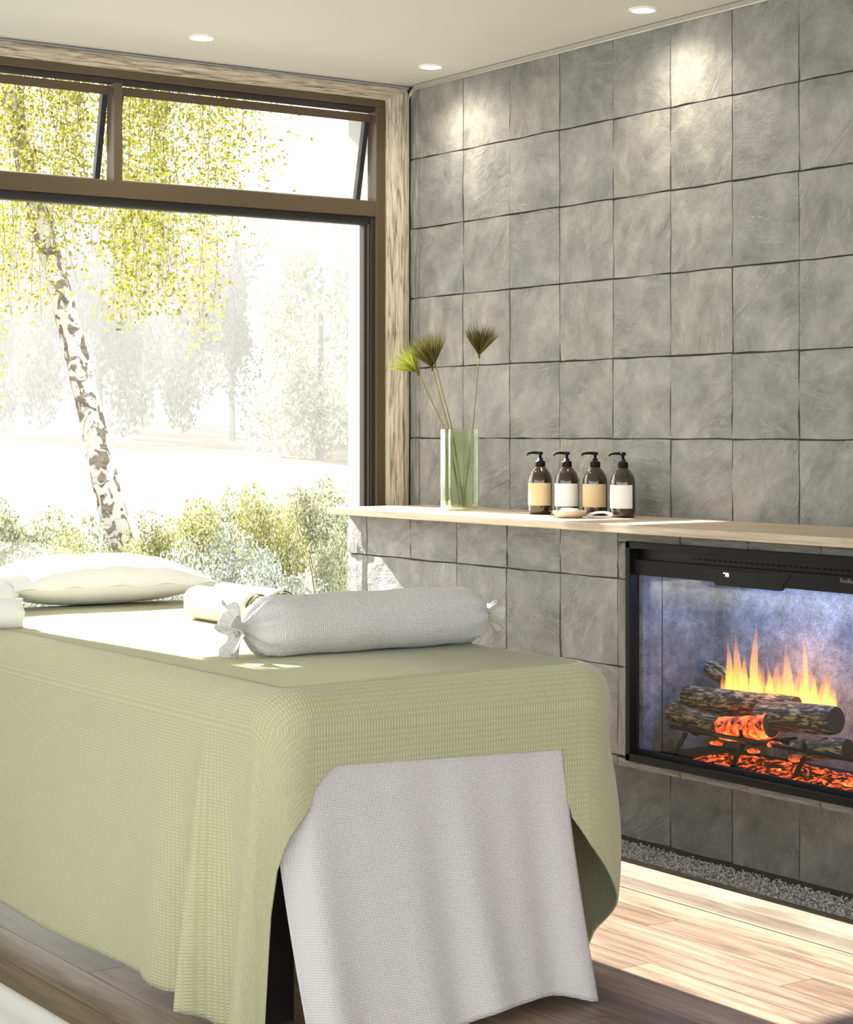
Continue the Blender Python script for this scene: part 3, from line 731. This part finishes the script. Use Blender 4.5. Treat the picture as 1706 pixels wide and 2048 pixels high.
# ---- bolster with gathered, tied ends
TOPZ = ZT + .0170
def bolster():
    x0, x1, y, r = -1.80, -1.150, -1.985, .0765
    e = empty('bolster_cushion', ((x0 + x1) / 2, y, TOPZ)); e.rotation_euler = (0, 0, R(-2.5)); tag(e, 'pale grey linen bolster with gathered tied ends lying across the foot of the table', 'cushion')
    b = MB(); uv = []; rows = []; n = 48; L = x1 - x0
    prof = [(-.045, .018), (-.034, .014), (-.024, .020), (-.012, .036), (.004, .055), (.022, .068), (.045, .0735)]
    P_ = [(x, rr) for x, rr in prof] + [(L * k / 12, r + .002 * math.sin(k * 1.7)) for k in range(1, 12)] + [(L - x, rr) for x, rr in prof[::-1]]
    for k, (x, rr) in enumerate(P_):
        ed = min(x, L - x); puck = max(0, 1 - max(ed, -.03) / .06) if ed < .06 else 0
        row = []
        for j in range(n):
            a = 2 * math.pi * j / n; q = rr * (1 + puck * .13 * math.sin(a * 9 + (1 if x < .1 else 4)) )
            yy = q * math.cos(a); zz = q * math.sin(a)
            if zz < -.9 * rr and ed > .03: zz = -.9 * rr - (abs(zz) - .9 * rr) * .2
            row.append((x - L / 2, yy, zz + r * .92)); uv.append((x, a * r))
        rows.append(row)
    b.grid(rows, close_u=True); b.uv = uv; b.build('cover', M['bolster'], e, True)
    for sx in (-1, 1):
        b = MB(); cx_ = sx * (L / 2 + .036); b.tube([(cx_, .0155 * math.cos(t * math.pi / 8), r * .92 + .0155 * math.sin(t * math.pi / 8)) for t in range(17)], .0045, 6); b.build('tie', M['bolster'], e, True)
        # ruffle: flared frill beyond the tie
        rows = []; uv = []
        for i in range(9):
            t = i / 8; row = []
            for j in range(72):
                a = 2 * math.pi * j / 72; kk = 1.0 if sx < 0 else .55; rr = .014 + t * .040 * kk * (1 + .22 * math.sin(2 * a + sx)); amp = t * .016 * kk
                xx = sx * (L / 2 + .036 + t * .028 + amp * math.sin(a * 5 + .6)) ; q = rr + amp * .5 * math.cos(a * 10)
                row.append((xx, q * math.cos(a), max(r * .92 + q * math.sin(a) * 1.15 - .006 * t, .001))); uv.append((t * .06, a * .04))
            rows.append(row)
        b = MB(); b.grid(rows, close_u=True); b.uv = uv; o = b.build('ruffle', M['bolster'], e, True)
        m_ = o.modifiers.new('t', 'SOLIDIFY'); m_.thickness = .002
bolster()

# ---- rolled towels with brown binding
def towel(x, y, L, r, rz, label, lie=TOPZ, name='rolled_towel', mt='towel', binding=True):
    e = empty(name, (x, y, lie)); e.rotation_euler = (0, 0, rz); tag(e, label, 'towel', 'rolled towels on the table')
    # spiral cross-section in the x-z plane, length along y
    turns = 3.2; n = 110; pts = []
    for k in range(n):
        t = k / (n - 1); a = -2.0 + t * turns * 2 * math.pi; rr = .006 + (r - .006) * t ** .8
        pts.append((rr * math.cos(a), rr * math.sin(a)))
    lo = min(p[1] for p in pts)
    b = MB(); uv = []; rows = []
    for i in range(11):
        yy = -L / 2 + L * i / 10; q = 1 - .04 * (abs(i - 5) / 5) ** 3
        rows.append([(px * q, yy + .004 * math.sin(k * .9) * (1 if i in (0, 10) else 0), (pz - lo) * 1.0) for k, (px, pz) in enumerate(pts)]); uv += [(k * .006, yy) for k in range(n)]
    b.grid(rows); b.uv = uv; o = b.build('roll', M[mt], e, True); m_ = o.modifiers.new('t', 'SOLIDIFY'); m_.thickness = .0075; m_.offset = 0
    if binding:
        for yy in (-L / 2 - .001, L / 2 + .001):
            MB().tube([(px * .96, yy, (pz - lo) + .000) for px, pz in pts[18:]], .0022, 5).build('binding', M['brownedge'], e, True)
        px, pz = pts[-1]; MB().tube([(px, -L / 2, pz - lo), (px, L / 2, pz - lo)], .0022, 5).build('binding', M['brownedge'], e, True)
    return e
towel(-1.435, -1.185, .36, .050, R(0), 'cream rolled towel with brown binding nearer the bolster, left of the pair')
towel(-1.315, -1.120, .36, .050, R(0), 'cream rolled towel with brown binding on the right of the pair, behind the bolster')
towel(-2.115, -.93, .30, .042, R(78), 'white rolled towel cut off by the left edge of the photo', mt='cotton', binding=False)

# ---- pillows
def pillow(loc, sx, sy, h, rot, label, seed, ruffle=True):
    e = empty('pillow', loc); e.rotation_euler = rot; tag(e, label, 'pillow', 'white pillows at the head of the table')
    b = MB(); uv = []; n = 36; allrows = []
    for side in (1, -1):
        rows = []
        for i in range(n + 1):
            row = []
            for j in range(n + 1):
                u = i / n * 2 - 1; v = j / n * 2 - 1
                th_ = max(0, (1 - abs(u) ** 2.6)) ** .55 * max(0, (1 - abs(v) ** 2.4)) ** .6
                pin = 1 - .09 * (1 - abs(v) ** 2) * abs(u) ** 6; pin2 = 1 - .10 * (1 - abs(u) ** 2) * abs(v) ** 6
                x = u * sx / 2 * pin; y = v * sy / 2 * pin2
                wr_ = .010 * noise.noise(Vector((u * 3.1 + seed, v * 2.2, seed))) + .006 * noise.noise(Vector((u * 7 + seed, v * 5, 2)))
                ed = max(abs(u), abs(v)) ; z = side * (h / 2 * th_ + (wr_ if side > 0 else 0) * th_) + (.004 * math.sin(u * 14 + seed) * ed ** 8)
                if side < 0: z *= .72
                row.append((x, y, z + h * .36)); uv.append((x, y))
            rows.append(row)
        b.grid(rows if side > 0 else [r[::-1] for r in rows])
        if side < 0: uv[-(n + 1) ** 2:] = [(p[0], p[1]) for r in rows for p in r[::-1]]
    b.uv = uv; b.build('cover', M['cotton'], e, True)
    if ruffle:   # loose open end of the pillowcase
        rows = []; uv = []
        for i in range(7):
            t = i / 6; row = []
            for j in range(60):
                a = 2 * math.pi * j / 60; yy = math.cos(a) * sy * .46 * (1 - .05 * t); zz = math.sin(a) * (.030 + .020 * t) + h * .30 - .03 * t
                row.append((-sx * .47 - t * .10, yy + .014 * t * math.sin(a * 5), max(zz + .016 * t * math.sin(a * 9 + seed), .002))); uv.append((t * .1, a * .1))
            rows.append(row)
        b = MB(); b.grid(rows, close_u=True); b.uv = uv; o = b.build('open_end', M['cotton'], e, True); m_ = o.modifiers.new('t', 'SOLIDIFY'); m_.thickness = .002
    return e
pillow((-1.46, -.34, TOPZ - .004), .68, .44, .185, (0, 0, R(-3)), 'large white pillow with a loose open end at the head of the table', 1)
pillow((-1.995, -.20, TOPZ + .125), .50, .36, .14, (R(0), R(-4), R(0)), 'white pillow corner just showing at the left edge above the large pillow', 5, ruffle=False)

# ---- white mat on the floor in the near left corner
b = MB(); rows = []; uv = []
for i in range(61):
    row = []
    for j in range(61):
        u, v = i / 60, j / 60; x = -3.35 + 1.0 * u; y = -3.6 + 2.3 * v
        e_ = min(min(u, 1 - u) / .03, min(v, 1 - v) / .015, 1); z = .002 + .026 * math.sqrt(max(0, 1 - (1 - e_) ** 2)) + .003 * math.sin(u * 60) * e_
        row.append((x, y, z)); uv.append((x, y))
    rows.append(row)
b.grid(rows); b.uv = uv
tag(b.build('floor_mat', M['cotton'], None, True), 'white ribbed mat on the floor at the bottom left of the photo', 'mat')

# ---- vase with papyrus
vx, vy = -.201, -.604
def flute(t): return 1 + .028 * math.cos(t * 2 * math.pi * 12)
v = MB().lathe([(.0005, .012), (.058, .012), (.0605, .020), (.0610, .15), (.0610, .278), (.0630, .281), (.0655, .278), (.0655, .02), (.063, .002), (.0005, .0005)], 112, mod=flute).build('glass_vase', M['vaseglass'], None, True, loc=(vx, vy, SZ + .0005))
tag(v, 'fluted pale green glass cylinder vase on the left of the mantel', 'vase')
VR = RGT; VB = FWD
def papyrus(dub, du0, dv0, du1, dv1, dep, plume, rays, spread, m, lean, label, seed):
    """offsets in metres across the view (from the vase axis) and in height above the shelf"""
    rn = random.Random(seed); base = Vector((vx, vy, SZ + .014))
    e = empty('papyrus', base); tag(e, label, 'plant', 'papyrus stems in the vase')
    p0 = VR * dub + VB * (-dep * .3); p1 = VR * du0 + Vector((0, 0, dv0)) + VB * dep * .5; p2 = VR * du1 + Vector((0, 0, dv1)) + VB * dep
    pts = []
    for k in range(13):
        t = k / 12; tm = (dv0 / dv1)
        q = p0.lerp(p1, t / tm) if t < tm else p1.lerp(p2, (t - tm) / (1 - tm))
        pts.append(q)
    MB().tube(pts, [.0034 - .0014 * k / 12 for k in range(13)], 6).build('stem', M['stem'], e, True)
    b = MB(); ax = (pts[-1] - pts[-3]).normalized(); ax = (ax + VR * lean).normalized(); a1 = ax.cross(VB).normalized(); a2 = ax.cross(a1)
    for k in range(rays):
        th_ = spread * math.sqrt(rn.random()); ph = rn.uniform(0, 6.283); d = (ax * math.cos(th_) + (a1 * math.cos(ph) + a2 * math.sin(ph)) * math.sin(th_)).normalized()
        L = plume * rn.uniform(.72, 1.05); s = d.cross(Vector((rn.uniform(-1, 1), rn.uniform(-1, 1), .3))).normalized(); wd = rn.uniform(.0006, .0012)
        o = pts[-1]; dr = Vector((0, 0, -.012 * th_))
        v_ = [o - s * wd * .6, o + s * wd * .6, o + d * L * .55 + s * wd + dr * .3, o + d * L * .55 - s * wd + dr * .3, o + d * L + dr]
        b.add(v_, [(0, 1, 2, 3), (3, 2, 4)])
    b.build('plume', m, e)
    MB().lathe([(.0024, -.012), (.0042, -.002), (.003, .008), (.0005, .012)], 8, c=tuple(pts[-1])).build('bract', M['plume_dark'], e, True)
    return e
papyrus(-.028, -.056, .272, -.145, .462, .02, .125, 220, .70, M['plume_green'], -.35, 'papyrus stem with the greenest plume, leaning furthest left over the window jamb', 1)
papyrus(.000, -.040, .272, -.096, .478, .01, .135, 320, .66, M['plume_dark'], -.05, 'papyrus stem with dark brown plume, left of the two close stems', 2)
papyrus(.012, -.028, .272, -.086, .492, -.01, .130, 220, .64, M['plume_dark'], .05, 'papyrus stem with dark plume, right of the two close stems', 3)
papyrus(.010, .045, .272, .066, .520, .00, .128, 360, .66, M['plume_dark'], .02, 'papyrus stem standing apart on the right of the vase', 4)

# ---- pump bottles
def bottle(x, y, ml, label, rz):
    e = empty('pump_bottle', (x, y, SZ + .0005), rz); e.scale = (1.09, 1.09, 1.07); tag(e, label, 'bottle', 'amber pump bottles on the mantel')
    MB().lathe([(.0005, .0), (.031, 0), (.0355, .004), (.0365, .012), (.0365, .098), (.0355, .110), (.031, .124), (.023, .136), (.0155, .144), (.0135, .148), (.0135, .156), (.0005, .156)], 32).build('body', M['amber'], e, True)
    # paper label wrapped over the front two thirds
    n = 20; rows = []
    for z in (.027, .096): rows.append([(.0371 * math.cos(-3.65 + 2.45 * k / n), .0371 * math.sin(-3.65 + 2.45 * k / n), z) for k in range(n + 1)])
    MB().grid(rows).build('paper_label', M[ml], e, True)
    p = empty('pump', (0, 0, .146)); p.parent = e
    MB().lathe([(.0005, 0), (.0150, 0), (.0150, .014), (.0135, .017), (.008, .018), (.0075, .026), (.0005, .026)], 20).build('collar', M['black'], p, True)
    MB().lathe([(.0042, .018), (.0042, .036), (.0085, .037), (.0085, .045), (.0005, .046)], 14).build('plunger', M['black'], p, True)
    MB().tube([(0, 0, .042), (-.022, .010, .0425), (-.034, .016, .040), (-.036, .017, .034)], [.0048, .0038, .0032, .0028], 8).build('nozzle', M['black'], p, True)
    return e
bottle(-.185, -1.034, 'label_tan', 'amber pump bottle with tan label, nearest the vase', 0)
bottle(-.161, -1.143, 'label_white', 'amber pump bottle with white label standing behind the soap dish', .06)
bottle(-.128, -1.247, 'label_tan', 'amber pump bottle with tan label, third from the vase beside the cord', -.05)
bottle(-.125, -1.380, 'label_white', 'amber pump bottle with white label, furthest right by the fireplace', -.25)
sdsh = empty('soap_dish', (-.275, -1.300, SZ + .0005)); tag(sdsh, 'small round blush ceramic dish in front of the bottles', 'dish')
MB().lathe([(.0005, 0), (.036, 0), (.048, .007), (.0535, .019), (.0535, .022), (.050, .022), (.046, .012), (.034, .007), (.0005, .006)], 36).build('bowl', M['terracotta'], sdsh, True)
so = MB().lathe([(.0005, -.010), (.024, -.010), (.029, -.004), (.029, .006), (.024, .012), (.0005, .014)], 24).build('soap_bar', M['soap'], None, True, loc=(-.278, -1.302, SZ + .018)); so.scale = (1, 1.15, 1)
tag(so, 'pale green rounded soap bar lying in the blush dish', 'soap')
b = MB()
for k, (a, r_) in enumerate(((0, .030), (.25, .034), (.5, .038))):
    pts = [(.9 * r_ * math.cos(t * .26 + a), 1.35 * r_ * math.sin(t * .26 + a), .003 + .012 * max(0, math.sin(t * .26 + a + 1.2)) + k * .002) for t in range(25)]
    b.tube(pts, .0016, 5)
cdo = b.build('cord', M['label_white'], None, True, loc=(-.215, -1.372, SZ)); tag(cdo, 'thin white cord coiled in front of the third bottle', 'cord')

# ================================================================== OUTSIDE
struct(MB().box(-8, 6, .2, 2.2, -.35, -.06).build('ground_patio', M['patio']))
def ground_z(y):
    return -.20 + (0 if y < 8 else (y - 8) * .036)
rows = []
for i in range(60):
    y = 1.6 + 1.6 * i * (1 + i * .018); rows.append([(-60 + 130 * j / 40, y, ground_z(y) + .12 * noise.noise(Vector((j * .7, y * .15, 0)))) for j in range(41)])
struct(MB().grid(rows).build('ground_meadow', M['meadow'], None, True))

def leaf_cloud(b, n, shape, size, rn, droop=0):
    for k in range(n):
        c_ = Vector(shape(rn)); s = size * rn.uniform(.6, 1.2)
        d = Vector((rn.gauss(0, 1), rn.gauss(0, 1), rn.gauss(0, .7) - droop)).normalized(); e1 = d.cross(Vector((rn.gauss(0, 1), rn.gauss(0, 1), rn.gauss(0, 1)))).normalized()
        nrm = d.cross(e1)
        b.add([c_ - d * s, c_ + e1 * s * .5 + nrm * s * .12, c_ + d * s, c_ - e1 * s * .5 + nrm * s * .12], [(0, 1, 2), (0, 2, 3)])

# ---- silver birch
BD = 12.6
bt = empty('birch_tree', (view_pt(238, 1100, BD).x, view_pt(238, 1100, BD).y, -.2)); tag(bt, 'leaning silver birch with peeling white bark and hanging yellow green leaves', 'tree')
O = bt.location
tp = [(262, 1330, .105), (250, 1200, .102), (238, 1090, .098), (222, 1010, .092), (200, 920, .086), (182, 830, .082), (160, 740, .079), (135, 640, .075), (108, 540, .072), (82, 450, .070), (58, 360, .066), (36, 270, .062), (28, 200, .058), (36, 130, .052), (50, 40, .045), (70, -90, .035), (100, -260, .02)]
pts = [view_pt(u, v_, BD) - O for u, v_, r in tp]
MB().tube(pts, [r for _, _, r in tp], 20).build('trunk', M['birch'], bt, True)
rn = random.Random(21); lf = MB(); br = MB()
def strand(p, L, dens, spread=.05):
    """a hanging twig with leaves along it"""
    pts = [p.copy()]; d = Vector((rn.gauss(0, .10), rn.gauss(0, .10), -1))
    nseg = 6
    for k in range(nseg): pts.append(pts[-1] + (d + Vector((rn.gauss(0, .08), rn.gauss(0, .08), 0))) * (L / nseg))
    br.tube(pts, [.004, .0035, .003, .003, .002, .002, .001], 3, caps=False)
    def shp(r):
        t = r.random(); k = min(int(t * nseg), nseg - 1); q = pts[k].lerp(pts[k + 1], t * nseg - k); return (q.x + r.gauss(0, spread), q.y + r.gauss(0, spread), q.z + r.gauss(0, .04))
    leaf_cloud(lf, int(dens * L), shp, .019, rn, .6)
# strands laid out across the view: (u range, v of top, v of lowest tip, how many, depth scatter)
for (u0, u1, vt, vb0, vb1, cnt) in [(40, 240, -150, 330, 640, 34), (-60, 40, -150, 400, 760, 22), (230, 330, -140, 420, 700, 24), (330, 420, -130, 380, 700, 18), (420, 540, -100, 250, 520, 15), (540, 600, -60, 120, 330, 5), (20, 300, -150, 150, 420, 26), (-160, -40, -150, 300, 900, 14)]:
    for k in range(cnt):
        u = rn.uniform(u0, u1); d = BD + rn.uniform(-1.2, 1.6); top_ = view_pt(u, vt + rn.uniform(-80, 60), d); bot = view_pt(u, rn.uniform(vb0, vb1), d)
        L = top_.z - bot.z; strand(top_ - O, L, rn.uniform(95, 170), .075)
lo_ = lf.build('foliage', M['birchleaf'], bt); lo_['kind'] = 'stuff'
tw = br.build('twigs', M['twig'], bt); tw['kind'] = 'stuff'
for (u0, v0_, u1, v1_) in [(50, 30, 330, -120), (40, 90, 240, -60), (70, -90, 560, -170), (36, 130, -140, -60), (100, -260, 200, -420)]:
    a, b_ = view_pt(u0, v0_, BD) - O, view_pt(u1, v1_, BD + .4) - O; MB().tube([a, a.lerp(b_, .5) + Vector((0, 0, .12)), b_], [.028, .018, .008], 8).build('branch', M['birch'], bt, True)

# ---- shrubs in front of the window
def shrub_proto(seed, mname, n, size):
    rn = random.Random(seed); b = MB(); blobs = [(rn.uniform(-.38, .38), rn.uniform(-.38, .38), rn.uniform(.35, .8), rn.uniform(.18, .32)) for _ in range(9)]
    def shp(r):
        c_ = r.choice(blobs); d = Vector((r.gauss(0, 1), r.gauss(0, 1), r.gauss(0, 1))).normalized() * c_[3] * (r.random() ** .35); return (c_[0] + d.x, c_[1] + d.y, max(c_[2] + d.z, .03))
    leaf_cloud(b, n, shp, size, rn)
    st = MB()
    for k in range(9):
        t = blobs[k]; st.tube([(rn.uniform(-.06, .06), rn.uniform(-.06, .06), 0), (t[0] * .5, t[1] * .5, t[2] * .55), (t[0], t[1], t[2])], [.010, .007, .003], 5, caps=False)
    return b, st
sp = {}
def shrub(kind, u, D, vtop, wid, label, seed):
    key = kind
    if key not in sp:
        b, st = shrub_proto(seed, kind, 11000, .0175); t = empty('shrub'); f_ = b.build('foliage', M[kind], t); f_['kind'] = 'stuff'; s_ = st.build('stems', M['twig'], t); sp[key] = (t, f_, s_); first_ = True
    else:
        t0, f0, s0 = sp[key]; t = t0.copy(); col.objects.link(t)
        for q in (f0, s0): c_ = q.copy(); col.objects.link(c_); c_.parent = t
    p = view_pt(u, V0, D); gz = -.06 if p.y < 2.2 else -.2; zt = 1.314 - (vtop - V0) / F * D
    t.location = (p.x, p.y, gz - .02); hh = (zt - gz) / 1.05; ww = wid / F * D / 1.15; t.scale = (ww, ww, hh); t.rotation_euler = (0, 0, seed * 1.7)
    tag(t, label, 'shrub', 'flowering shrubs outside the window')
shrub('shrubleaf', 60, 12.0, 985, 260, 'bushy green shrub left of the birch trunk', 1)
shrub('shrubleaf', -70, 11.0, 960, 240, 'bushy green shrub at the far left edge of the window view', 2)
shrub('shrubleaf3', 190, 11.2, 1040, 210, 'low yellow green shrub at the foot of the birch trunk', 3)
shrub('shrubleaf2', 90, 10.2, 1075, 230, 'pale silvery shrub above the large pillow', 4)
shrub('shrubleaf3', 350, 12.2, 985, 220, 'yellow green shrub just right of the birch trunk', 5)
shrub('shrubleaf', 440, 13.6, 955, 200, 'pale shrub in the middle of the window behind the yellow one', 6)
shrub('shrubleaf3', 540, 12.4, 950, 190, 'tall yellow tinted shrub right of the middle of the window', 7)
shrub('shrubleaf', 650, 14.4, 925, 180, 'tall pale shrub at the right end of the window', 8)
shrub('shrubleaf2', 320, 10.2, 1060, 200, 'silvery shrub between birch and towels', 9)
shrub('shrubleaf2', 480, 11.2, 1035, 200, 'silvery shrub above the rolled towels', 10)
shrub('shrubleaf2', 570, 10.0, 1090, 200, 'round silver grey shrub lowest on the right, above the bolster', 11)
shrub('shrubleaf', 655, 10.8, 1030, 90, 'small thin stemmed shrub beside the left end of the mantel', 12)

# ---- far trees at the meadow edge
def tree_proto(seed, mname, n):
    rn = random.Random(seed); b = MB(); blobs = [(rn.uniform(-.36, .36), rn.uniform(-.36, .36), rn.uniform(.12, .86), rn.uniform(.13, .24)) for _ in range(22)]
    def shp(r):
        c_ = r.choice(blobs); d = Vector((r.gauss(0, 1), r.gauss(0, 1), r.gauss(0, 1))).normalized() * c_[3] * (r.random() ** .4); return (c_[0] + d.x, c_[1] + d.y, c_[2] + d.z)
    leaf_cloud(b, n, shp, .020, rn); st = MB().tube([(0, 0, 0), (.01, 0, .3), (0, .01, .8)], [.03, .024, .008], 8)
    return b, st
tps = {}
def tree(kind, u, D, vtop, hscale, label, seed, group='hazy trees beyond the meadow'):
    if kind not in tps:
        b, st = tree_proto(seed, kind, 12000); t = empty('tree'); f_ = b.build('crown', M[kind], t); f_['kind'] = 'stuff'; s_ = st.build('trunk', M['trunk'], t); tps[kind] = (t, f_, s_)
    else:
        t0, f0, s0 = tps[kind]; t = t0.copy(); col.objects.link(t)
        for q in (f0, s0): c_ = q.copy(); col.objects.link(c_); c_.parent = t
    p = view_pt(u, V0, D); gz = ground_z(p.y); zt = 1.314 - (vtop - V0) / F * D; hh = zt - gz
    t.location = (p.x, p.y, gz - .1); t.scale = (hh * hscale, hh * hscale, hh); t.rotation_euler = (0, 0, seed * 2.1); tag(t, label, 'tree', group)
for k, (u, D, vt) in enumerate([(-60, 57, 330), (15, 67, 310), (105, 78, 350), (200, 57, 340), (290, 67, 330), (380, 78, 370), (465, 57, 420), (545, 67, 440)]):
    tree('treeleaf', u, D, vt, (.50, .46, .42)[k % 3], 'hazy grey green tree beyond the meadow, ' + ('leftmost of the far row', 'second from left in the far row', 'third from left in the far row', 'fourth from left in the far row', 'fifth from left in the far row', 'sixth from left in the far row', 'standing apart with a bare lower trunk', 'rightmost of the far row, beside the pale trees')[k], k + 1)
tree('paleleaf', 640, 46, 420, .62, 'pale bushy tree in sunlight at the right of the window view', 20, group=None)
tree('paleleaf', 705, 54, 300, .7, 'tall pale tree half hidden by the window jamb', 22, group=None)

# ---- morning haze lying over the meadow
hz = bpy.data.materials.new('haze'); hz.use_nodes = True; hz.node_tree.nodes.clear()
ho = hz.node_tree.nodes.new('ShaderNodeOutputMaterial'); hv = hz.node_tree.nodes.new('ShaderNodeVolumeScatter'); hv.inputs['Color'].default_value = (1, 1, 1, 1)
hv.inputs['Density'].default_value = .0052; hv.inputs['Anisotropy'].default_value = .35; hz.node_tree.links.new(hv.outputs[0], ho.inputs['Volume'])
ha = MB().box(-40, 75, 12, 95, -.6, 16).build('haze', hz); tag(ha, 'pale morning haze hanging over the meadow and the far trees', 'haze', kind='stuff')
